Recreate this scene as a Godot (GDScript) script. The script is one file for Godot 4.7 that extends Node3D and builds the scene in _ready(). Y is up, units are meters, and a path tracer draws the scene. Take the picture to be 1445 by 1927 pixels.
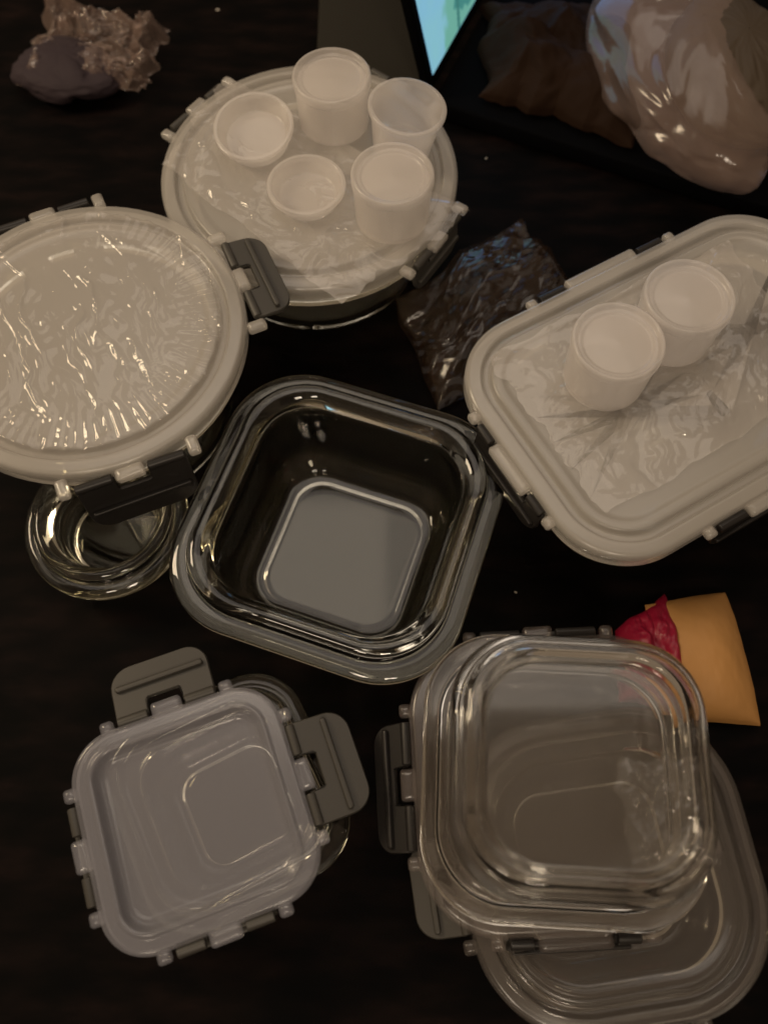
extends Node3D
# Glass food containers with frosted snap lids on a dark table, lit by warm lamps out of view.

var M := {}
var used := {}

# ---------- small helpers ----------
func lin(r: float, g: float, b: float, a := 1.0) -> Color:
	var c := Color(r, g, b).linear_to_srgb()
	c.a = a
	return c

func mat(called: String, c: Color, rough: float, spec := 0.5) -> StandardMaterial3D:
	var m := StandardMaterial3D.new()
	m.resource_name = called
	m.albedo_color = c
	m.roughness = rough
	m.metallic_specular = spec
	return m

func frosted(called: String, c: Color, alpha: float, rough: float, back: float) -> StandardMaterial3D:
	var m := mat(called, c, rough)
	m.albedo_color.a = alpha
	m.transparency = BaseMaterial3D.TRANSPARENCY_ALPHA
	m.cull_mode = BaseMaterial3D.CULL_DISABLED
	if back > 0.0:
		m.backlight_enabled = true
		m.backlight = Color(back, back, back)
	return m

func noise_tex(seed_: int, freq: float, size := 512, normal := false, strength := 4.0) -> NoiseTexture2D:
	var n := FastNoiseLite.new()
	n.seed = seed_
	n.frequency = freq
	n.fractal_octaves = 5
	var t := NoiseTexture2D.new()
	t.width = size
	t.height = size
	t.seamless = true
	t.noise = n
	t.as_normal_map = normal
	t.bump_strength = strength
	return t

func noise(seed_: int, freq: float, ridged := false, oct := 4) -> FastNoiseLite:
	var n := FastNoiseLite.new()
	n.seed = seed_
	n.frequency = freq
	n.noise_type = FastNoiseLite.TYPE_SIMPLEX_SMOOTH
	n.fractal_type = FastNoiseLite.FRACTAL_RIDGED if ridged else FastNoiseLite.FRACTAL_FBM
	n.fractal_octaves = oct
	return n

# a mesh from positions and triangles; closed solids are turned so that their outside is the front
func build(pos: PackedVector3Array, idx: PackedInt32Array, closed := true, uv := PackedVector2Array()) -> ArrayMesh:
	if closed:
		var vol := 0.0
		for t in range(0, idx.size(), 3):
			vol += pos[idx[t]].dot(pos[idx[t + 1]].cross(pos[idx[t + 2]]))
		if vol > 0.0:
			for t in range(0, idx.size(), 3):
				var k := idx[t + 1]
				idx[t + 1] = idx[t + 2]
				idx[t + 2] = k
	var nor := PackedVector3Array()
	nor.resize(pos.size())
	for t in range(0, idx.size(), 3):
		var a := pos[idx[t]]
		var n := (pos[idx[t + 2]] - a).cross(pos[idx[t + 1]] - a)
		nor[idx[t]] += n
		nor[idx[t + 1]] += n
		nor[idx[t + 2]] += n
	for i in nor.size():
		nor[i] = nor[i].normalized() if nor[i].length_squared() > 0.0 else Vector3.UP
	var arr := []
	arr.resize(Mesh.ARRAY_MAX)
	arr[Mesh.ARRAY_VERTEX] = pos
	arr[Mesh.ARRAY_NORMAL] = nor
	arr[Mesh.ARRAY_INDEX] = idx
	if uv.size():
		arr[Mesh.ARRAY_TEX_UV] = uv
	var m := ArrayMesh.new()
	m.add_surface_from_arrays(Mesh.PRIMITIVE_TRIANGLES, arr)
	return m

# several meshes joined into one
func join(parts: Array) -> ArrayMesh:
	var st := SurfaceTool.new()
	st.begin(Mesh.PRIMITIVE_TRIANGLES)
	for p in parts:
		st.append_from(p[0], 0, p[1])
	return st.commit()

# one horizontal ring of a rounded rectangle (a circle when r = a = b)
func ring(a: float, b: float, r: float, y: float, k := 12, e := 4) -> PackedVector3Array:
	r = clampf(r, 0.00005, minf(a, b))
	var out := PackedVector3Array()
	var cs := [Vector2(a - r, b - r), Vector2(-(a - r), b - r), Vector2(-(a - r), -(b - r)), Vector2(a - r, -(b - r))]
	for q in 4:
		for i in k + 1:
			var t := PI / 2 * (q + float(i) / k)
			out.append(Vector3(cs[q].x + r * cos(t), y, cs[q].y + r * sin(t)))
		var p0: Vector3 = out[out.size() - 1]
		var t1 := PI / 2 * (q + 1)
		var n: Vector2 = cs[(q + 1) % 4]
		var p1 := Vector3(n.x + r * cos(t1), y, n.y + r * sin(t1))
		for i in range(1, e):
			out.append(p0.lerp(p1, float(i) / e))
	return out

# rounds the corners of a profile given as [inset, height, radius]
func fillet(p: Array, seg := 4) -> Array:
	var out := []
	for i in p.size():
		var c := Vector2(p[i][0], p[i][1])
		var r: float = p[i][2] if p[i].size() > 2 else 0.0
		if r <= 0.0 or i == 0 or i == p.size() - 1:
			out.append(c)
			continue
		var u := Vector2(p[i - 1][0], p[i - 1][1]) - c
		var v := Vector2(p[i + 1][0], p[i + 1][1]) - c
		var d := minf(r, 0.48 * minf(u.length(), v.length()))
		var a := c + u.normalized() * d
		var b := c + v.normalized() * d
		for s in seg + 1:
			var t := float(s) / seg
			out.append(a.lerp(c, t).lerp(c.lerp(b, t), t))
	return out

# a solid swept round a rounded rectangle: profile of [inset, height, radius] points
func loft(a: float, b: float, r: float, profile: Array, k := 12, e := 4, shrink := 1.0) -> ArrayMesh:
	var pr := fillet(profile)
	var pos := PackedVector3Array()
	var idx := PackedInt32Array()
	var n := 0
	for q in pr:
		var rg := ring(a - q.x, b - q.x, r - q.x * shrink if r - q.x * shrink > 0.001 else minf(0.001, minf(a, b) - q.x), q.y, k, e)
		n = rg.size()
		pos.append_array(rg)
	for s in pr.size() - 1:
		for i in n:
			var j := (i + 1) % n
			var o := s * n
			idx.append_array(PackedInt32Array([o + i, o + j, o + n + i, o + j, o + n + j, o + n + i]))
	for cap in [0, pr.size() - 1]:
		var c := pos.size()
		pos.append(Vector3(0, pr[cap].y, 0))
		for i in n:
			var j := (i + 1) % n
			if cap == 0:
				idx.append_array(PackedInt32Array([c, cap * n + j, cap * n + i]))
			else:
				idx.append_array(PackedInt32Array([c, cap * n + i, cap * n + j]))
	return build(pos, idx)

# a box with rounded upright edges and softened top and bottom edges
func soft_box(a: float, b: float, h: float, r: float, bev: float) -> ArrayMesh:
	return loft(a, b, r, [[minf(a, b) * 0.9, 0.0], [bev, 0.0], [0.0, bev], [0.0, h - bev], [bev, h], [minf(a, b) * 0.9, h]], 5, 1)

func rod(length: float, rad: float) -> ArrayMesh:   # along x
	var m := loft(rad, rad, rad, [[rad * 0.9, -length / 2], [rad * 0.2, -length / 2], [0, -length / 2 + rad * 0.2], [0, length / 2 - rad * 0.2], [rad * 0.2, length / 2], [rad * 0.9, length / 2]], 4, 1)
	return join([[m, Transform3D(Basis(Vector3(0, 0, 1), PI / 2), Vector3.ZERO)]])

# an open sheet over a grid
func sheet(nu: int, nv: int, f: Callable) -> ArrayMesh:
	var pos := PackedVector3Array()
	var idx := PackedInt32Array()
	for j in nv + 1:
		for i in nu + 1:
			pos.append(f.call(float(i) / nu, float(j) / nv))
	for j in nv:
		for i in nu:
			var o := j * (nu + 1) + i
			idx.append_array(PackedInt32Array([o, o + 1, o + nu + 1, o + 1, o + nu + 2, o + nu + 1]))
	return build(pos, idx, false)

func numbered(called: String) -> String:
	if not used.has(called):
		used[called] = 0
		return called
	used[called] += 1
	return "%s_%03d" % [called, used[called]]

func part(called: String, mesh: Mesh, m: Material, parent: Node, at := Transform3D.IDENTITY) -> MeshInstance3D:
	var o := MeshInstance3D.new()
	o.name = called
	o.mesh = mesh
	o.material_override = null
	for s in mesh.get_surface_count():
		o.set_surface_override_material(s, m)
	o.transform = at
	parent.add_child(o, true)
	return o

func tag(o: Node, label: String, category: String, group := "") -> Node:
	o.set_meta("label", label)
	o.set_meta("category", category)
	if group != "":
		o.set_meta("group", group)
	return o

func thing(called: String, label: String, category: String, at: Vector3, turn := 0.0, group := "") -> Node3D:
	var o := Node3D.new()
	o.name = numbered(called)
	o.position = at
	o.rotation_degrees.y = turn
	add_child(o)
	tag(o, label, category, group)
	return o

func single(called: String, mesh: Mesh, m: Material, label: String, category: String, at := Transform3D.IDENTITY, group := "") -> MeshInstance3D:
	var o := part(numbered(called), mesh, m, self, at)
	tag(o, label, category, group)
	return o

# ---------- containers ----------
func glass_bowl(a: float, r: float, h: float, base: float, b := 0.0, floor_r := 0.0, rim := 1.0) -> ArrayMesh:
	# a: half width of the rim flange, base: half width of the flat floor inside
	var s := a - base
	var p := [
		[a - 0.004, 0.0022], [s + 0.004, 0.0022, 0.002], [s + 0.002, 0.0, 0.001], [s - 0.002, 0.0, 0.002],
		[s * 0.50, 0.011, 0.010], [0.0105 * rim, h - 0.0150, 0.01], [0.0095 * rim, h - 0.0125, 0.001], [0.001, h - 0.0125, 0.001],
		[0.0, h - 0.0112, 0.001], [0.0, h - 0.0080, 0.0012], [0.0010, h - 0.0070, 0.001], [0.0030 * rim, h - 0.0058, 0.0015], [0.0060 * rim, h - 0.0060, 0.001], [0.0066 * rim, h - 0.0014, 0.001], [0.0084 * rim, h, 0.0018], [0.0108 * rim, h - 0.0002, 0.002], [0.0136 * rim, h - 0.0030, 0.003],
		[0.0155 * rim, h - 0.014, 0.006], [maxf(s * 0.70, 0.0155 * rim + 0.0015), 0.015, 0.006], [s - 0.0015, 0.0062, 0.007], [s + 0.004, 0.0056, 0.004], [a - 0.004, 0.0056]]
	var fr := floor_r if floor_r > 0.0 else base * 0.48
	if is_equal_approx(a, r):
		fr = base
	return loft(a, a if b == 0.0 else b, r, p, 16, 6, (r - fr) / s)

func lid_shape(a: float, r: float, panel: float, skirt := 0.009, wide := 0.0, b := 0.0) -> ArrayMesh:
	# height 0 is the flange's top; panel: height of the middle
	var w := wide
	var p := [
		[a - 0.003, panel], [0.0185 + w, panel, 0.002], [0.0165 + w, 0.0010, 0.0008], [0.0122 + w, 0.0010, 0.001], [0.0110 + w, -0.0026, 0.0008],
		[0.0086 + w * 0.6, -0.0026, 0.0008], [0.0074 + w * 0.6, 0.0009, 0.0012], [0.0016, 0.0003, 0.0012], [0.0, -0.0016, 0.0012], [0.0, -skirt, 0.0005],
		[0.0016, -skirt, 0.0005], [0.0018, -0.0022, 0.0006], [0.0072 + w * 0.6, -0.0014, 0.0006], [0.0080 + w * 0.6, -0.0046, 0.0006], [0.0126 + w, -0.0046, 0.0006], [0.0142 + w, -0.0002, 0.0006],
		[0.0158 + w, -0.0002, 0.0006], [0.0180 + w, panel - 0.0016, 0.001], [a - 0.003, panel - 0.0016]]
	return loft(a, a if b == 0.0 else b, r, p, 20, 4)

func thin_lid_shape(a: float, r: float) -> ArrayMesh:   # a sunken pane inside a single bead and a narrow flange
	return loft(a, a, r, [[a - 0.003, -0.0040], [0.0112, -0.0040, 0.003], [0.0088, 0.0014, 0.001], [0.0070, 0.0016, 0.001], [0.0060, 0.0002, 0.0006], [0.0012, 0.0, 0.001], [0.0, -0.0012, 0.001], [0.0, -0.0070, 0.0004],
		[0.0014, -0.0070, 0.0004], [0.0016, -0.0018, 0.0006], [0.0075, -0.0014, 0.001], [0.0096, -0.0054, 0.002], [a - 0.003, -0.0054]], 20, 4)

func seal_shape(a: float, r: float, wide := 0.0, b := 0.0) -> ArrayMesh:
	var i := 0.0090 + wide * 0.6
	var o := 0.0118 + wide
	var pr := fillet([[o, -0.0052], [i, -0.0052], [i, -0.0085, 0.0005], [o, -0.0085, 0.0005], [o, -0.0052]])
	# a closed band: sweep without caps
	var pos := PackedVector3Array()
	var idx := PackedInt32Array()
	var n := 0
	for q in pr:
		var rg := ring(a - q.x, (a if b == 0.0 else b) - q.x, r - q.x, q.y, 16, 2)
		n = rg.size()
		pos.append_array(rg)
	for s in pr.size() - 1:
		for k in n:
			var j := (k + 1) % n
			idx.append_array(PackedInt32Array([s * n + k, s * n + j, s * n + n + k, s * n + j, s * n + n + j, s * n + n + k]))
	return build(pos, idx)

# a plate cut from an outline (x along the hinge, y outwards), with softened edges
func plate(outline: PackedVector2Array, thick: float, bev: float) -> ArrayMesh:
	var n := outline.size()
	var ins := PackedVector2Array()
	for i in n:
		var e0 := (outline[i] - outline[(i + n - 1) % n]).normalized()
		var e1 := (outline[(i + 1) % n] - outline[i]).normalized()
		var nn := (Vector2(-e0.y, e0.x) + Vector2(-e1.y, e1.x))
		ins.append(outline[i] + nn.normalized() * bev * minf(1.6, 2.0 / maxf(nn.length(), 0.8)))
	if not Geometry2D.is_point_in_polygon(ins[0], outline):
		for i in n:
			ins[i] = outline[i] * 2.0 - ins[i]
	var pos := PackedVector3Array()
	var idx := PackedInt32Array()
	var layers := [[ins, 0.0], [outline, -bev], [outline, -thick + bev], [ins, -thick]]
	for l in layers:
		for p in l[0]:
			pos.append(Vector3(p.x, l[1], p.y))
	for s in 3:
		for i in n:
			var j := (i + 1) % n
			idx.append_array(PackedInt32Array([s * n + i, s * n + j, s * n + n + i, s * n + j, s * n + n + j, s * n + n + i]))
	var tri := Geometry2D.triangulate_polygon(ins)
	# the caps get their own corners so that they stay flat
	var flip := false
	if tri.size():
		var a := ins[tri[0]]
		flip = (ins[tri[1]] - a).cross(ins[tri[2]] - a) > 0.0
	var area := 0.0
	for i in n:
		area += outline[i].cross(outline[(i + 1) % n])
	var top := pos.size()
	for p in ins:
		pos.append(Vector3(p.x, 0.0, p.y))
	var low := pos.size()
	for p in ins:
		pos.append(Vector3(p.x, -thick, p.y))
	for t in range(0, tri.size(), 3):
		var q := [tri[t], tri[t + 1], tri[t + 2]]
		# wind the caps the same way as the sides
		if flip == (area > 0.0):
			idx.append_array(PackedInt32Array([top + q[0], top + q[2], top + q[1], low + q[0], low + q[1], low + q[2]]))
		else:
			idx.append_array(PackedInt32Array([top + q[0], top + q[1], top + q[2], low + q[0], low + q[2], low + q[1]]))
	return build(pos, idx)

func latch_shape(w: float, length: float, open_deg: float, mid := 0.0062) -> ArrayMesh:
	var h := w / 2
	var rc := minf(0.009, length * 0.45)
	var o := PackedVector2Array()
	o.append_array(PackedVector2Array([Vector2(-h, 0.001), Vector2(-mid - 0.0016, 0.001), Vector2(-mid - 0.001, 0.0016), Vector2(-mid - 0.001, 0.0068), Vector2(-mid, 0.0078), Vector2(mid, 0.0078), Vector2(mid + 0.001, 0.0068), Vector2(mid + 0.001, 0.0016), Vector2(mid + 0.0016, 0.001), Vector2(h, 0.001)]))
	for i in 8:
		var t := PI / 2 * i / 7.0
		o.append(Vector2(h - rc + rc * cos(t), length - rc + rc * sin(t)))
	for i in 8:
		var t := PI / 2 + PI / 2 * i / 7.0
		o.append(Vector2(-h + rc + rc * cos(t), length - rc + rc * sin(t)))
	var turn := Basis(Vector3(1, 0, 0), deg_to_rad(open_deg))
	var seg := h - mid - 0.0020
	return join([
		[plate(o, 0.0024, 0.0005), Transform3D(turn, turn * Vector3(0, 0.001, 0.0005))],
		[rod(seg, 0.0021), Transform3D(Basis.IDENTITY, Vector3(mid + 0.0016 + seg / 2, 0, 0.0015))],
		[rod(seg, 0.0021), Transform3D(Basis.IDENTITY, Vector3(-mid - 0.0016 - seg / 2, 0, 0.0015))],
		[soft_box(h - 0.002, 0.0012, 0.0022, 0.0010, 0.0004), Transform3D(turn, turn * Vector3(0, 0.0008, length * 0.62))]])

# three lugs and a latch on the side that faces `deg` (0 = +x, 90 = +z), `reach` from the middle
func latch_set(lid: Node3D, deg: float, reach: float, w: float, length: float, open_deg: float, m_lid: Material, m_latch: Material, y := -0.0035, round_ := false, mid := 0.0062):
	var out := Vector3(cos(deg_to_rad(deg)), 0, sin(deg_to_rad(deg)))
	var b := Basis(Vector3(out.z, 0, -out.x), Vector3.UP, out)
	var drop := 0.0
	if round_:
		drop = reach - sqrt(maxf(reach * reach - w * w / 4, 0.0))
	var at := Transform3D(b, out * (reach + 0.0006) + Vector3(0, y, 0))
	for s in [-1, 0, 1]:
		var hw := mid if s == 0 else 0.0027
		var back := 0.0015 + (drop if s != 0 else 0.0)
		var fwd := 0.0046 if s == 0 else 0.0036
		var sh := soft_box(hw, (fwd + back) / 2, 0.0044, 0.0015, 0.0011)
		part("lug", sh, m_lid, lid, at * Transform3D(Basis.IDENTITY, Vector3(s * (w / 2 + 0.0042), -0.0022, (fwd - back) / 2)))
	part("latch", latch_shape(w, length, open_deg, mid), m_latch, lid, at)

# ---------- small cups ----------
func cup_shape(r: float, h: float) -> ArrayMesh:   # closed at the top with a shallow recess, open below
	var p := [[r * 0.94, h - 0.0022], [0.0052, h - 0.0030, 0.0006], [0.0042, h - 0.0022, 0.0005], [0.0028, h - 0.0022, 0.0006], [0.0018, h - 0.0002, 0.0006], [0.0006, h, 0.0006], [0.0, h - 0.0012, 0.0006], [0.0, h - 0.0045, 0.0004], [0.0007, h - 0.0052, 0.0004],
		[0.0016, 0.0012, 0.0006], [0.0016, 0.0, 0.0004], [0.0026, 0.0, 0.0004], [0.0018, h - 0.0045, 0.001], [r * 0.94, h - 0.0038]]
	return loft(r, r, r, p, 14, 1)

func open_cup_shape(r: float, h: float, taper: float) -> ArrayMesh:
	var p := [[r * 0.94, 0.0008], [taper + 0.004, 0.0008, 0.0006], [taper + 0.0025, 0.0, 0.0005], [taper + 0.0008, 0.0, 0.0006], [0.0016, h - 0.003, 0.0006], [0.0, h - 0.0026, 0.0005], [0.0, h - 0.0004, 0.0004], [0.0006, h, 0.0004],
		[0.0020, h, 0.0004], [0.0026, h - 0.0026, 0.0006], [taper + 0.0018, 0.0022, 0.0008], [r * 0.94, 0.0018]]
	return loft(r, r, r, p, 14, 1)

# ---------- plastic film ----------
var dice := PackedFloat32Array()

# heights at the corners of a lattice with flat triangles between them: the creased facets of crumpled film
func facet(x: float, y: float, seed_: int, wrap := 0) -> float:
	if dice.is_empty():
		var g := RandomNumberGenerator.new()
		g.seed = 5
		for k in 4096:
			dice.append(g.randf() * 2.0 - 1.0)
	var ix := floori(x)
	var iy := floori(y)
	var fx := x - ix
	var fy := y - iy
	var h := func(a: int, b: int) -> float:
		if wrap > 0:
			a = posmod(a, wrap)
		return dice[posmod(a * 37 + b * 101 + seed_ * 577 + a * b * 13, 4096)]
	var flip := posmod(ix * 7 + iy * 3 + seed_, 2) == 0
	if flip:
		if fx + fy < 1.0:
			var o: float = h.call(ix, iy)
			return o + (h.call(ix + 1, iy) - o) * fx + (h.call(ix, iy + 1) - o) * fy
		var p: float = h.call(ix + 1, iy + 1)
		return p + (h.call(ix, iy + 1) - p) * (1.0 - fx) + (h.call(ix + 1, iy) - p) * (1.0 - fy)
	var a0: float = h.call(ix, iy)
	var b0: float = h.call(ix + 1, iy + 1)
	if fx > fy:
		var c: float = h.call(ix + 1, iy)
		return a0 + (c - a0) * fx + (b0 - c) * fy
	var c2: float = h.call(ix, iy + 1)
	return a0 + (c2 - a0) * fy + (b0 - c2) * fx

# a thin crumpled sheet between four corners (x, z), at a height, with creased facets
func film(c: Array, y: float, amp: float, seed_: int, freq: Vector2, edge := 0.06, nu := 150, nv := 150, droop := 0.0, centre := Vector2.ZERO, rad := 9.0) -> ArrayMesh:
	var f2 := noise(seed_ + 7, 1.0, false, 3)
	return sheet(nu, nv, func(u: float, v: float) -> Vector3:
		var uu := u + edge * f2.get_noise_2d(v * 3.5, u * 2.0 + 4.0)
		var vv := v + edge * f2.get_noise_2d(u * 3.5 + 20.0, v * 2.0)
		var p: Vector2 = (c[0] as Vector2).lerp(c[1], uu).lerp((c[3] as Vector2).lerp(c[2], uu), vv)
		var wu := u * freq.x + 0.9 * f2.get_noise_2d(u * 2.0, v * 2.0 + 7.0)
		var wv := v * freq.y + 0.9 * f2.get_noise_2d(u * 2.0 + 31.0, v * 2.0)
		var hgt := amp * (0.55 + 0.5 * facet(wu, wv, seed_) + 0.22 * facet(wu * 2.7 + wv, wv * 2.7 - wu, seed_ + 1) + 0.10 * facet(wu * 7.0, wv * 7.0 + wu * 3.0, seed_ + 2) + 0.03 * facet(wu * 15.0, wv * 15.0 - wu * 5.0, seed_ + 3))
		hgt *= 0.35 + 0.65 * smoothstep(0.0, 0.12, minf(minf(u, 1.0 - u), minf(v, 1.0 - v)))
		var far_ := maxf(0.0, p.distance_to(centre) - rad)
		return Vector3(p.x, y + maxf(hgt, 0.0004) - far_ * droop, p.y))

# a crumpled closed lump of film or cloth
func lump(size: Vector3, amp: float, seed_: int, freq: int, nu := 160, nv := 100, fine := 1.0) -> ArrayMesh:
	var f2 := noise(seed_ + 3, 0.9, false, 2)
	return sheet(nu, nv, func(u: float, v: float) -> Vector3:
		var th := TAU * (u if u < 0.9999 else 0.0)
		var ph := PI * clampf(v, 0.002, 0.998)
		var d := Vector3(sin(ph) * cos(th), cos(ph), sin(ph) * sin(th))
		var wu := th / TAU * freq + 0.5 * f2.get_noise_3dv(d)
		var wv := v * freq * 0.5 + 0.6 * f2.get_noise_3dv(d + Vector3(9, 0, 0))
		var pole := smoothstep(0.0, 0.18, minf(v, 1.0 - v))
		var k := 1.0 + pole * amp * (facet(wu, wv, seed_, freq) + fine * 0.4 * facet(wu * 3.0, wv * 2.0 + 0.3, seed_ + 1, freq * 3) + fine * 0.12 * facet(wu * 8.0, wv * 7.0, seed_ + 2, freq * 8)) + amp * f2.get_noise_3dv(d)
		var p := d * k * size
		p.y = size.y * 0.9 + maxf(p.y, -size.y * 0.88)
		return p)

# a pillow-shaped packet between four corners with folds
func packet(c: Array, h: float, amp: float, seed_: int, freq: Vector2, rag := 0.10, nu := 130, nv := 100) -> ArrayMesh:
	var f2 := noise(seed_ + 5, 1.0, false, 2)
	var face := func(u: float, v: float, upper: bool) -> Vector3:
		var e := pow(maxf(sin(PI * u) * sin(PI * v), 0.0), 0.42)
		var uu := u + rag * facet(v * 4.0, 3.3, seed_)
		var vv := v + rag * facet(u * 4.0, 13.3, seed_)
		var p: Vector2 = (c[0] as Vector2).lerp(c[1], uu).lerp((c[3] as Vector2).lerp(c[2], uu), vv)
		var y := 0.003 + 0.02 * rag * f2.get_noise_2d(u * 5.0, v * 5.0)
		var wu := u * freq.x + 0.4 * f2.get_noise_2d(u * 2.0, v * 2.0)
		var wv := v * freq.y + 0.4 * f2.get_noise_2d(u * 2.0 + 9.0, v * 2.0)
		if upper:
			y += e * maxf(h + amp * (facet(wu, wv, seed_) + 0.24 * facet(wu * 2.3 + 0.5 * wv, wv * 2.6, seed_ + 1) + 0.05 * facet(wu * 6.0, wv * 7.0, seed_ + 2)), 0.001)
		else:
			y -= e * 0.0015
		return Vector3(p.x, maxf(y, 0.0008 if not upper else 0.0014), p.y)
	return join([[sheet(nu, nv, face.bind(true)), Transform3D.IDENTITY], [sheet(nu, nv, face.bind(false)), Transform3D.IDENTITY]])

func _ready():
	# ---- camera ----
	var cam := Camera3D.new()
	cam.name = "camera"
	cam.position = Vector3(0, 0.40, 0)
	cam.rotation_degrees = Vector3(-67, 0, 0)
	var eye := CameraAttributesPhysical.new()
	eye.frustum_focal_length = 19.97
	eye.frustum_near = 0.02
	eye.frustum_far = 20.0
	eye.frustum_focus_distance = 0.37
	eye.exposure_aperture = 4.5
	cam.attributes = eye
	add_child(cam)
	cam.current = true
	# ---- surroundings, light and exposure ----
	var env := Environment.new()
	env.background_mode = Environment.BG_COLOR
	env.background_color = lin(0.170, 0.122, 0.080)
	env.tonemap_mode = Environment.TONE_MAPPER_LINEAR
	env.tonemap_exposure = 1.0
	env.sdfgi_enabled = true
	env.ssao_enabled = true
	env.ssil_enabled = true
	var we := WorldEnvironment.new()
	we.name = "surroundings"
	we.environment = env
	add_child(we)
	area("unseen_ceiling_light", Vector3(0, 1.9, -1.00), Vector3(0, 0, -1.00), Vector2(1.7, 1.26), 0.70, lin(1.0, 0.88, 0.76))  # out of view overhead, placed to reflect in glass floors and light the lids
	area("unseen_ceiling_light", Vector3(-0.30, 1.88, -0.75), Vector3(-0.30, 0, -0.75), Vector2(0.62, 0.5), 0.05, lin(1.0, 0.84, 0.68))  # smaller patch, also unseen; grades the reflection in the open container's floor
	area("unseen_room_lamp", Vector3(-0.80, 0.66, -0.40), Vector3(0, 0.05, -0.2), Vector2(0.26, 0.26), 0.36, lin(1.0, 0.79, 0.53))  # out of view at the left, placed for highlights on right-hand glass edges
	area("unseen_room_lamp", Vector3(0.14, 1.20, 0.75), Vector3(0, 0.05, -0.2), Vector2(0.18, 0.18), 0.26, lin(1.0, 0.82, 0.62))  # out of view behind the camera, placed for highlights on near edges
	area("unseen_room_lamp", Vector3(-0.32, 1.20, 0.75), Vector3(0, 0.05, -0.2), Vector2(0.18, 0.18), 0.22, lin(1.0, 0.82, 0.62))  # its unseen neighbour, lighting the near sides from further left

	materials()
	table()
	containers()
	cups()
	wraps()
	surroundings_things()

func area(called: String, at: Vector3, to: Vector3, size: Vector2, energy: float, c: Color):
	var l := AreaLight3D.new()
	l.name = numbered(called)
	l.area_size = size
	l.light_color = c
	l.light_energy = energy
	l.shadow_enabled = true
	l.position = at
	add_child(l)
	l.look_at(to, Vector3(0, 0, -1))
	l.area_range = 6.0
	l.area_attenuation = 2.0

func materials():
	var g := mat("clear_glass", lin(0.968, 0.952, 0.835, 0.0), 0.045)
	g.refraction_enabled = true
	g.refraction_scale = 0.05
	M.glass = g
	M.glass_upturned = g.duplicate()
	M.glass_upturned.albedo_color = lin(0.960, 0.945, 0.905, 0.0)
	M.lid = frosted("frosted_lid_plastic", lin(0.80, 0.76, 0.70), 0.30, 0.22, 0.16)
	M.lid_dim = frosted("thin_frosted_lid_plastic", lin(0.52, 0.52, 0.59), 0.21, 0.16, 0.10)
	M.lid_clear = frosted("clear_lid_plastic", lin(0.50, 0.42, 0.39), 0.08, 0.20, 0.03)
	M.lid_low = frosted("clear_low_lid_plastic", lin(0.55, 0.48, 0.44), 0.06, 0.20, 0.04)
	M.cup = frosted("milky_cup_plastic", lin(0.95, 0.89, 0.85), 0.29, 0.20, 0.6)
	M.seal = mat("grey_silicone", lin(0.16, 0.145, 0.125), 0.5)
	M.latch = mat("grey_latch_plastic", lin(0.062, 0.058, 0.051), 0.45)
	M.latch_shaded = mat("shaded_latch_plastic", lin(0.018, 0.016, 0.015), 0.4)  # same grey latches, darkened in colour for the shade under the lid rims
	var f := mat("cling_film", lin(0.92, 0.86, 0.80, 0.16), 0.06)
	f.transparency = BaseMaterial3D.TRANSPARENCY_ALPHA
	f.cull_mode = BaseMaterial3D.CULL_DISABLED
	M.film = f
	M.film_clear = f.duplicate()
	M.film_clear.albedo_color.a = 0.11
	M.film_thin = f.duplicate()
	M.film_thin.albedo_color.a = 0.03
	M.bag = frosted("cloudy_bag_plastic", lin(0.50, 0.35, 0.29), 0.22, 0.14, 0.08)
	M.wrapper = frosted("brown_wrapper_film", lin(0.040, 0.019, 0.008), 0.40, 0.16, 0.06)
	M.crumb = mat("crumb", lin(0.6, 0.55, 0.48), 0.6)
	var t := mat("dark_table_wood", lin(0.011, 0.0055, 0.0045), 0.66, 0.2)
	t.albedo_texture = noise_tex(3, 0.012)
	t.uv1_triplanar = true
	t.uv1_world_triplanar = true
	t.uv1_scale = Vector3(3.0, 3.0, 9.0)
	M.table = t

func table():
	var top := loft(1.1, 0.8, 0.03, [[0.78, -0.04], [0.003, -0.04], [0.0, -0.037], [0.0, -0.002], [0.002, 0.0], [0.78, 0.0]], 6, 4)
	var o := part("tabletop", top, M.table, self, Transform3D(Basis.IDENTITY, Vector3(0, 0, -0.25)))
	o.set_meta("kind", "structure")
	o.set_meta("label", "dark brown tabletop under the containers")

func sealed(called: String, label: String, at: Vector3, turn: float, a: float, r: float, h: float, base: float, panel: float, b := 0.0) -> Array:
	var t := thing(called, label, "food container", at, turn, "glass food containers")
	part("glass_bowl", glass_bowl(a - 0.0028, r - 0.0028, h - 0.0048, base, b - 0.0028 if b > 0.0 else 0.0), M.glass, t)
	var lid := part("lid", lid_shape(a, r, panel, 0.009, 0.0, b), M.lid, t, Transform3D(Basis.IDENTITY, Vector3(0, h, 0)))
	part("seal_ring", seal_shape(a, r, 0.0, b), M.seal, lid)
	return [t, lid]

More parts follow.
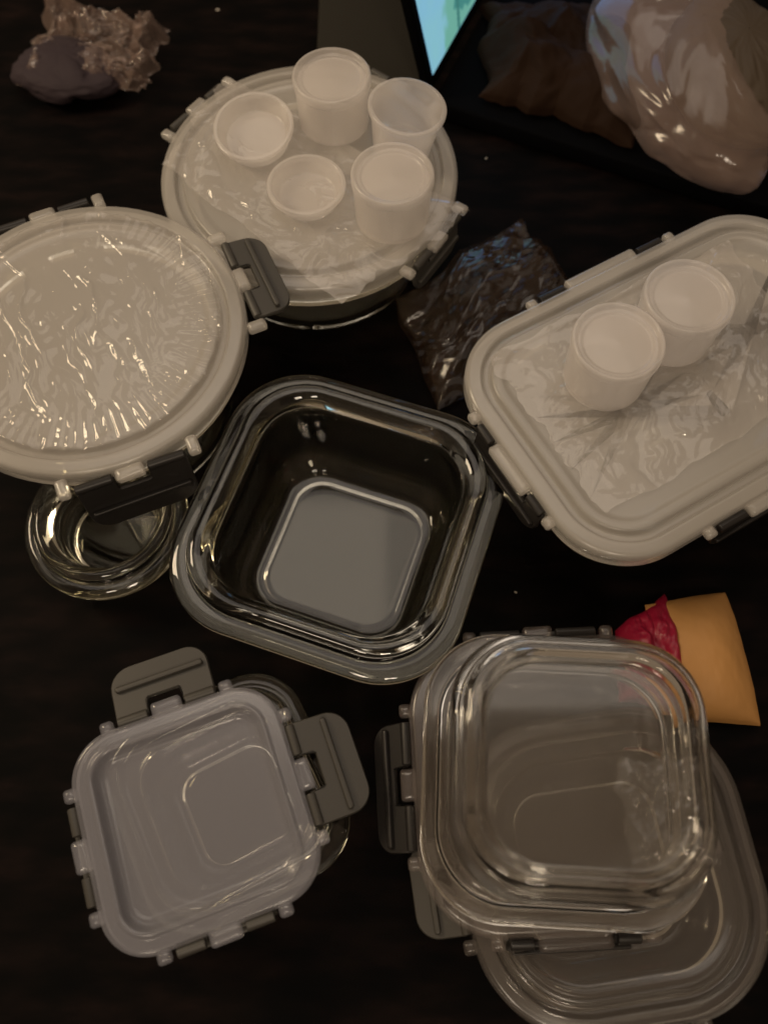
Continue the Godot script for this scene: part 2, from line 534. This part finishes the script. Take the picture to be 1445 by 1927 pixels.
func containers():
	# the open square container in the middle
	var t := thing("glass_container", "open empty square glass container in the middle of the table", "food container", Vector3(-0.0195, 0, -0.1460), -19, "glass food containers")
	part("glass_bowl", glass_bowl(0.0660, 0.036, 0.058, 0.0365, 0.0, 0.0165, 1.25), M.glass, t)
	# round one at the back, with the little cups on it
	var s = sealed("round_container", "round glass container with frosted lid carrying five small cups", Vector3(-0.0384, 0, -0.334), 0, 0.0765, 0.0765, 0.065, 0.050, 0.0005)
	for d in [34, 127, 217, 307]:
		latch_set(s[1], d, 0.0762, 0.040, 0.020, 84, M.lid, M.latch, -0.0035, true)
	# round one on the left, wrapped in film
	s = sealed("round_container", "round glass container whose lid is wrapped in wrinkled film, at the left", Vector3(-0.1345, 0, -0.2245), 0, 0.0726, 0.0726, 0.080, 0.042, 0.0005)
	latch_set(s[1], -24, 0.0723, 0.046, 0.019, 6, M.lid, M.latch, -0.0035, true)
	latch_set(s[1], 68, 0.0723, 0.048, 0.028, 74, M.lid, M.latch_shaded, -0.0035, true)
	latch_set(s[1], 156, 0.0723, 0.046, 0.020, 80, M.lid, M.latch_shaded, -0.0035, true)
	latch_set(s[1], 246, 0.0723, 0.046, 0.020, 80, M.lid, M.latch_shaded, -0.0035, true)
	# long one on the right
	s = sealed("rectangular_container", "long glass container with frosted lid carrying two tall cups, at the right", Vector3(0.1383, 0, -0.2100), 30, 0.095, 0.036, 0.070, 0.060, 0.0003, 0.0655)
	for k in 4:
		latch_set(s[1], 90 * k, 0.0652 if k % 2 else 0.0947, 0.072 if k % 2 else 0.050, 0.020, 82, M.lid, M.latch_shaded, -0.0035, false, 0.020 if k % 2 else 0.013)
	# small low glass bowl in front of the left container
	t = thing("low_bowl", "low round clear glass bowl in shade below the left container", "bowl", Vector3(-0.1330, 0, -0.1560), 0)
	part("glass_bowl", glass_bowl(0.0390, 0.0390, 0.030, 0.024), M.glass, t)
	# small one at the lower left: glass below, unclipped lid with its flaps open
	t = thing("glass_container", "small square glass container under the loose grey-flapped lid, only a rim corner showing", "food container", Vector3(-0.0640, 0, -0.0285), 27, "glass food containers")
	part("glass_bowl", glass_bowl(0.0430, 0.022, 0.046, 0.024), M.glass, t)
	var lid := thing("snap_lid", "small square frosted lid with open grey flaps on its sides", "lid", Vector3(-0.0732, 0.0530, -0.0210), 20, "loose snap lids")
	part("lid_panel", thin_lid_shape(0.0425, 0.019), M.lid_dim, lid)
	latch_set(lid, 0, 0.0422, 0.041, 0.024, 8, M.lid_dim, M.latch)
	latch_set(lid, -90, 0.0422, 0.041, 0.024, 10, M.lid_dim, M.latch)
	latch_set(lid, 90, 0.0422, 0.038, 0.019, 88, M.lid_dim, M.latch)
	latch_set(lid, 180, 0.0422, 0.038, 0.021, 75, M.lid_dim, M.latch)
	# lower right: a flat lidded container, on it a lid, on that an upturned glass container
	t = thing("shallow_container", "shallow glass container at the bottom of the stack, lowest in the lower right corner", "food container", Vector3(0.090, 0, -0.004), 8, "glass food containers")
	part("glass_bowl", glass_bowl(0.0565, 0.040, 0.030, 0.034), M.glass, t)
	lid = part("lid", lid_shape(0.0590, 0.042, 0.0003), M.lid_low, t, Transform3D(Basis.IDENTITY, Vector3(0, 0.0345, 0)))
	latch_set(lid, 180, 0.0587, 0.036, 0.020, 12, M.lid_low, M.latch)
	latch_set(lid, 90, 0.0587, 0.036, 0.020, 70, M.lid_low, M.latch_shaded)
	lid = thing("snap_lid", "square clear lid lying under the upturned glass container, hanging latches coloured dark for shade", "lid", Vector3(0.0685, 0.0480, -0.0355), 3, "loose snap lids")
	part("lid_panel", lid_shape(0.0570, 0.032, 0.0003), M.lid_clear, lid)
	for k in 4:
		latch_set(lid, 90 * k, 0.0567, 0.050, 0.018, [70, 74, 40, 80][k], M.lid_clear, M.latch_shaded, -0.0035, false, 0.014 if k == 1 else 0.0062)
	t = thing("glass_container", "upturned square glass container standing base up on its lid, lower right", "food container", Vector3(0.0680, 0.1055, -0.0350), 3, "glass food containers")
	t.rotation_degrees = Vector3(180, -3, 0)
	part("glass_bowl", glass_bowl(0.0535, 0.030, 0.0550, 0.038, 0.0, 0.022), M.glass_upturned, t)

func cups():
	var tall := cup_shape(0.0198, 0.0285)
	var spots := [
		[Vector3(-0.0262, 0.0662, -0.3665), "tall milky cup standing at the back of the round lid"],
		[Vector3(0.0040, 0.0662, -0.3025), "tall milky cup nearest the front edge of the round lid"],
		[Vector3(0.0985, 0.0710, -0.2060), "tall milky cup on the square lid, nearer the open glass container"],
		[Vector3(0.1315, 0.0710, -0.2290), "tall milky cup behind the other cup on the square lid"]]
	for q in spots:
		var c := single("sauce_cup", tall, M.cup, q[1], "cup", Transform3D(Basis.IDENTITY, q[0]), "small milky plastic cups")
	single("sauce_cup", open_cup_shape(0.0195, 0.026, 0.004), M.cup, "open milky cup right of the tallest cup, its hollow showing", "cup", Transform3D(Basis(Vector3(0, 0, 1), -0.10), Vector3(0.0090, 0.0680, -0.3460)), "small milky plastic cups")
	single("sauce_cup", open_cup_shape(0.0205, 0.011, 0.003), M.cup, "low open milky cup at the left of the round lid, slightly tilted", "cup", Transform3D(Basis(Vector3(1, 0, 0.4).normalized(), 0.16), Vector3(-0.0655, 0.0690, -0.3500)), "small milky plastic cups")
	single("sauce_cup", open_cup_shape(0.0195, 0.010, 0.0035), M.cup, "shallow milky cup with a ring in its floor, at the round lid's middle front", "cup", Transform3D(Basis.IDENTITY, Vector3(-0.0384, 0.0665, -0.3135)), "small milky plastic cups")

# film stretched over a round lid: long slanting streaks, short pleats near the rim
func stretched_film(r: float, along: Vector2, seed_: int) -> ArrayMesh:
	var n := noise(seed_, 1.0, true, 2)
	var f2 := noise(seed_ + 4, 1.0, false, 3)
	var side := Vector2(-along.y, along.x)
	return sheet(300, 130, func(u: float, v: float) -> Vector3:
		var th := TAU * u
		var d := Vector2(cos(th), sin(th))
		var edge := 1.0 + 0.035 * f2.get_noise_2d(d.x * 4.0, d.y * 4.0)
		var p := d * r * v * edge
		var a := p.dot(along) / r
		var b := p.dot(side) / r
		var warp := 0.25 * f2.get_noise_2d(a * 1.5, b * 2.0)
		var st := pow(maxf(n.get_noise_2d((b + warp * 0.5) * 2.6, a * 0.32), 0.0), 5.0) + 0.3 * pow(maxf(n.get_noise_2d((b + warp * 0.3) * 5.5 + 40.0, a * 0.8), 0.0), 5.0)
		var y := 0.0020 * st + 0.0006 * facet((b + warp * 0.5) * 6.0, a * 1.0, seed_) + 0.0004 * facet((b + warp) * 13.0, a * 1.8 + b * 2.0, seed_ + 1) + 0.0002 * facet((b + warp) * 30.0, a * 9.0, seed_ + 2)
		var pleat := smoothstep(0.62, 0.86, v) * (1.0 - smoothstep(0.93, 1.0, v))
		y += 0.0008 * pleat * sin(th * 84.0 + 6.0 * f2.get_noise_2d(d.x * 3.0, d.y * 3.0)) * (0.4 + maxf(0.0, d.dot(Vector2(0.95, 0.1))))
		return Vector3(p.x, maxf(0.0034 + y, 0.0008) - 0.006 * smoothstep(0.95, 1.0, v), p.y))

func wraps():
	var c := [Vector2(-0.085, -0.398), Vector2(-0.114, -0.335), Vector2(-0.020, -0.249), Vector2(0.043, -0.303)]
	single("clear_bag", film(c, 0.0670, 0.0040, 11, Vector2(4.0, 8.0), 0.045, 150, 220, 0.12, Vector2(-0.0384, -0.334), 0.076), M.film, "clear crinkled bag lying flat over the back round lid under the cups", "plastic bag")
	single("cling_film", stretched_film(0.0655, Vector2(0.42, 0.907), 23), M.film_clear, "wrinkled cling film stretched over the left round lid", "plastic film", Transform3D(Basis.IDENTITY, Vector3(-0.1345, 0.0812, -0.2245)))
	c = [Vector2(0.048, -0.216), Vector2(0.165, -0.283), Vector2(0.205, -0.205), Vector2(0.092, -0.138)]
	single("clear_bag", film(c, 0.0710, 0.0036, 37, Vector2(8.0, 6.0), 0.04, 220, 170), M.film, "clear crinkled bag spread over the right long lid under two cups", "plastic bag")
	c = [Vector2(0.076, -0.034), Vector2(0.104, -0.036), Vector2(0.106, -0.004), Vector2(0.079, -0.001)]
	single("film_scrap", film(c, 0.1057, 0.0022, 43, Vector2(3.0, 3.0), 0.08, 90, 90), M.film_thin, "small crinkled scrap of clear film on the upturned glass container's base", "plastic film")
	# dark brown wrapper behind the open container
	c = [Vector2(0.006, -0.296), Vector2(0.080, -0.358), Vector2(0.108, -0.302), Vector2(0.028, -0.222)]
	single("brown_wrapper", packet(c, 0.022, 0.012, 61, Vector2(2.2, 3.6), 0.07), M.wrapper, "crumpled dark brown wrapper behind the open glass container", "wrapper")

func surroundings_things():
	# laptop at the back: black keyboard half to the right, lit screen facing right
	var h := Vector3(0.396, 0, -0.918)
	var n := Vector3(0.918, 0, 0.396)
	var lap := thing("laptop", "black open laptop at the back edge with a bright cyan screen", "laptop", Vector3(0.0300, 0, -0.4413))
	var black := mat("black_laptop_shell", lin(0.003, 0.003, 0.0035), 0.7, 0.1)
	part("keyboard_base", soft_box(0.15, 0.11, 0.013, 0.008, 0.002), black, lap, Transform3D(Basis(h, Vector3.UP, h.cross(Vector3.UP)), h * 0.15 + n * 0.11))
	var lean := deg_to_rad(16)
	var up := Vector3(-n.x * sin(lean), cos(lean), -n.z * sin(lean))
	var face := -h.cross(up).normalized()
	if face.dot(n) < 0.0:
		face = -face
	var at := Vector3(0, 0.0132, 0) + h * 0.15 + up * 0.105
	var b := Basis(h, up, face) if h.cross(up).dot(face) > 0.0 else Basis(-h, up, face)
	var shell := part("screen_shell", soft_box(0.15, 0.10, 0.006, 0.006, 0.001), black, lap, Transform3D(b * Basis(Vector3(1, 0, 0), PI / 2), at - face * 0.006))
	var im := Image.create(288, 186, false, Image.FORMAT_RGB8)
	var f2 := noise(91, 0.03, false, 2)
	for y in 186:
		for x in 288:
			var du := x if b.x.dot(h) > 0.0 else 287 - x     # steps from the near edge
			var dv := 185 - y                                # steps from the lower edge
			var q := Color(0.50, 0.71, 0.82).lerp(Color(0.52, 0.74, 0.76), 0.5 + 0.5 * f2.get_noise_2d(du, dv))
			var g := smoothstep(14.0, 22.0, du * 0.9 - dv * 0.5 + 6.0 * f2.get_noise_2d(du * 2.0, dv * 2.0))
			q = q.lerp(Color(0.42, 0.66, 0.60), g)
			if Vector2((du - 62) / 16.0, (dv - 14) / 10.0).length() < 1.0 + 0.5 * f2.get_noise_2d(du * 3.0, dv * 3.0):
				q = Color(0.27, 0.52, 0.50)
			if absf(du - 44 - 0.3 * dv) < 2.0 and dv < 26:
				q = Color(0.24, 0.46, 0.44)
			q = q.lerp(Color(0.38, 0.55, 0.86), smoothstep(78.0, 100.0, du + dv * 0.3))
			im.set_pixel(x, y, q)
	var sm := mat("screen_glow", Color(0, 0, 0), 0.3)
	sm.emission_enabled = true
	sm.emission = Color.WHITE
	sm.emission_operator = BaseMaterial3D.EMISSION_OP_MULTIPLY
	sm.emission_texture = ImageTexture.create_from_image(im)
	sm.emission_energy_multiplier = 1.0
	var quad := QuadMesh.new()
	quad.size = Vector2(0.288, 0.186)
	var disp := part("display", quad, sm, shell)
	disp.global_transform = Transform3D(b, lap.position + at + face * 0.0006 + up * 0.001)
	var glow := AreaLight3D.new()
	glow.name = "screen_light"
	glow.area_size = Vector2(0.288, 0.186)
	glow.light_color = lin(0.30, 0.50, 0.62)
	glow.light_energy = 0.010
	glow.shadow_enabled = true
	glow.area_range = 4.0
	glow.area_attenuation = 2.0
	add_child(glow)
	glow.transform = Transform3D(Basis(-b.x, b.y, -b.z), lap.position + at + face * 0.003)
	# grey slab behind the round lid
	single("grey_folder", soft_box(0.036, 0.10, 0.009, 0.004, 0.0015), mat("grey_card", lin(0.036, 0.033, 0.027), 0.7, 0.2), "flat dark grey folder lying left of the laptop screen", "folder", Transform3D(Basis.IDENTITY, Vector3(-0.0075, 0, -0.545)))
	# brown paper bag on the keyboard
	single("brown_paper_bag", packet([Vector2(0.062, -0.520), Vector2(0.150, -0.515), Vector2(0.150, -0.398), Vector2(0.060, -0.440)], 0.022, 0.009, 77, Vector2(4.0, 4.0)), mat("brown_paper", lin(0.022, 0.011, 0.006), 0.75, 0.2), "dark brown crumpled paper bag lying on the laptop keyboard", "paper bag", Transform3D(Basis.IDENTITY, Vector3(0, 0.014, 0)))
	# cloudy bags in the back corners
	var bag := thing("cloudy_bag", "cloudy plastic bag holding brown food in the far right corner", "plastic bag", Vector3(0.178, 0.014, -0.440), 12)
	part("bag_film", lump(Vector3(0.052, 0.030, 0.088), 0.085, 81, 7, 160, 100, 1.0), M.bag, bag)
	part("brown_food", lump(Vector3(0.034, 0.027, 0.056), 0.05, 83, 14), mat("brown_food", lin(0.060, 0.040, 0.022), 0.7), bag, Transform3D(Basis.IDENTITY, Vector3(0.020, 0.0075, 0.016)))
	bag = thing("clear_bag", "cloudy crumpled plastic bag in the far left corner", "plastic bag", Vector3(-0.180, 0, -0.484), -10)
	part("bag_film", film([Vector2(-0.048, -0.036), Vector2(0.038, -0.028), Vector2(0.034, 0.026), Vector2(-0.046, 0.034)], 0.004, 0.026, 85, Vector2(3.0, 3.0), 0.10, 120, 120), M.bag, bag)
	part("dark_cloth", lump(Vector3(0.034, 0.012, 0.024), 0.12, 87, 6), mat("purple_cloth", lin(0.030, 0.018, 0.024), 0.8), bag, Transform3D(Basis.IDENTITY, Vector3(-0.02, 0.0, 0.016)))
	# red and orange things at the right
	single("red_packet", packet([Vector2(0.110, -0.106), Vector2(0.136, -0.124), Vector2(0.140, -0.068), Vector2(0.108, -0.072)], 0.020, 0.006, 51, Vector2(2.0, 2.0), 0.05), mat("red_foil", lin(0.30, 0.006, 0.035), 0.4), "crumpled red packet between the stacked containers and the orange envelope", "packet")
	single("orange_envelope", packet([Vector2(0.1262, -0.120), Vector2(0.166, -0.126), Vector2(0.172, -0.062), Vector2(0.1300, -0.066)], 0.020, 0.0004, 55, Vector2(1.0, 1.0), 0.012), mat("orange_paper", lin(0.50, 0.25, 0.075), 0.6), "stuffed orange paper envelope at the right edge beside the red packet", "envelope")
	var crumb := lump(Vector3(0.0011, 0.0005, 0.0007), 0.2, 95, 6, 14, 9)
	var k := 0
	for q in [[Vector3(-0.1129, 0, -0.540), "pale crumb alone at the back of the table, left of the grey folder", 1.3], [Vector3(-0.1583, 0, -0.4774), "pale crumb in front of the far left bag", 1.0], [Vector3(0.0645, 0, -0.1269), "pale crumb beside the open glass container's right side", 0.7], [Vector3(0.0610, 0.0132, -0.3939), "pale crumb at the front edge of the laptop", 0.7]]:
		single("crumb", crumb, M.crumb, q[1], "crumb", Transform3D(Basis(Vector3.UP, k * 1.3).scaled(Vector3.ONE * q[2]), q[0]), "crumbs on the table")
		k += 1
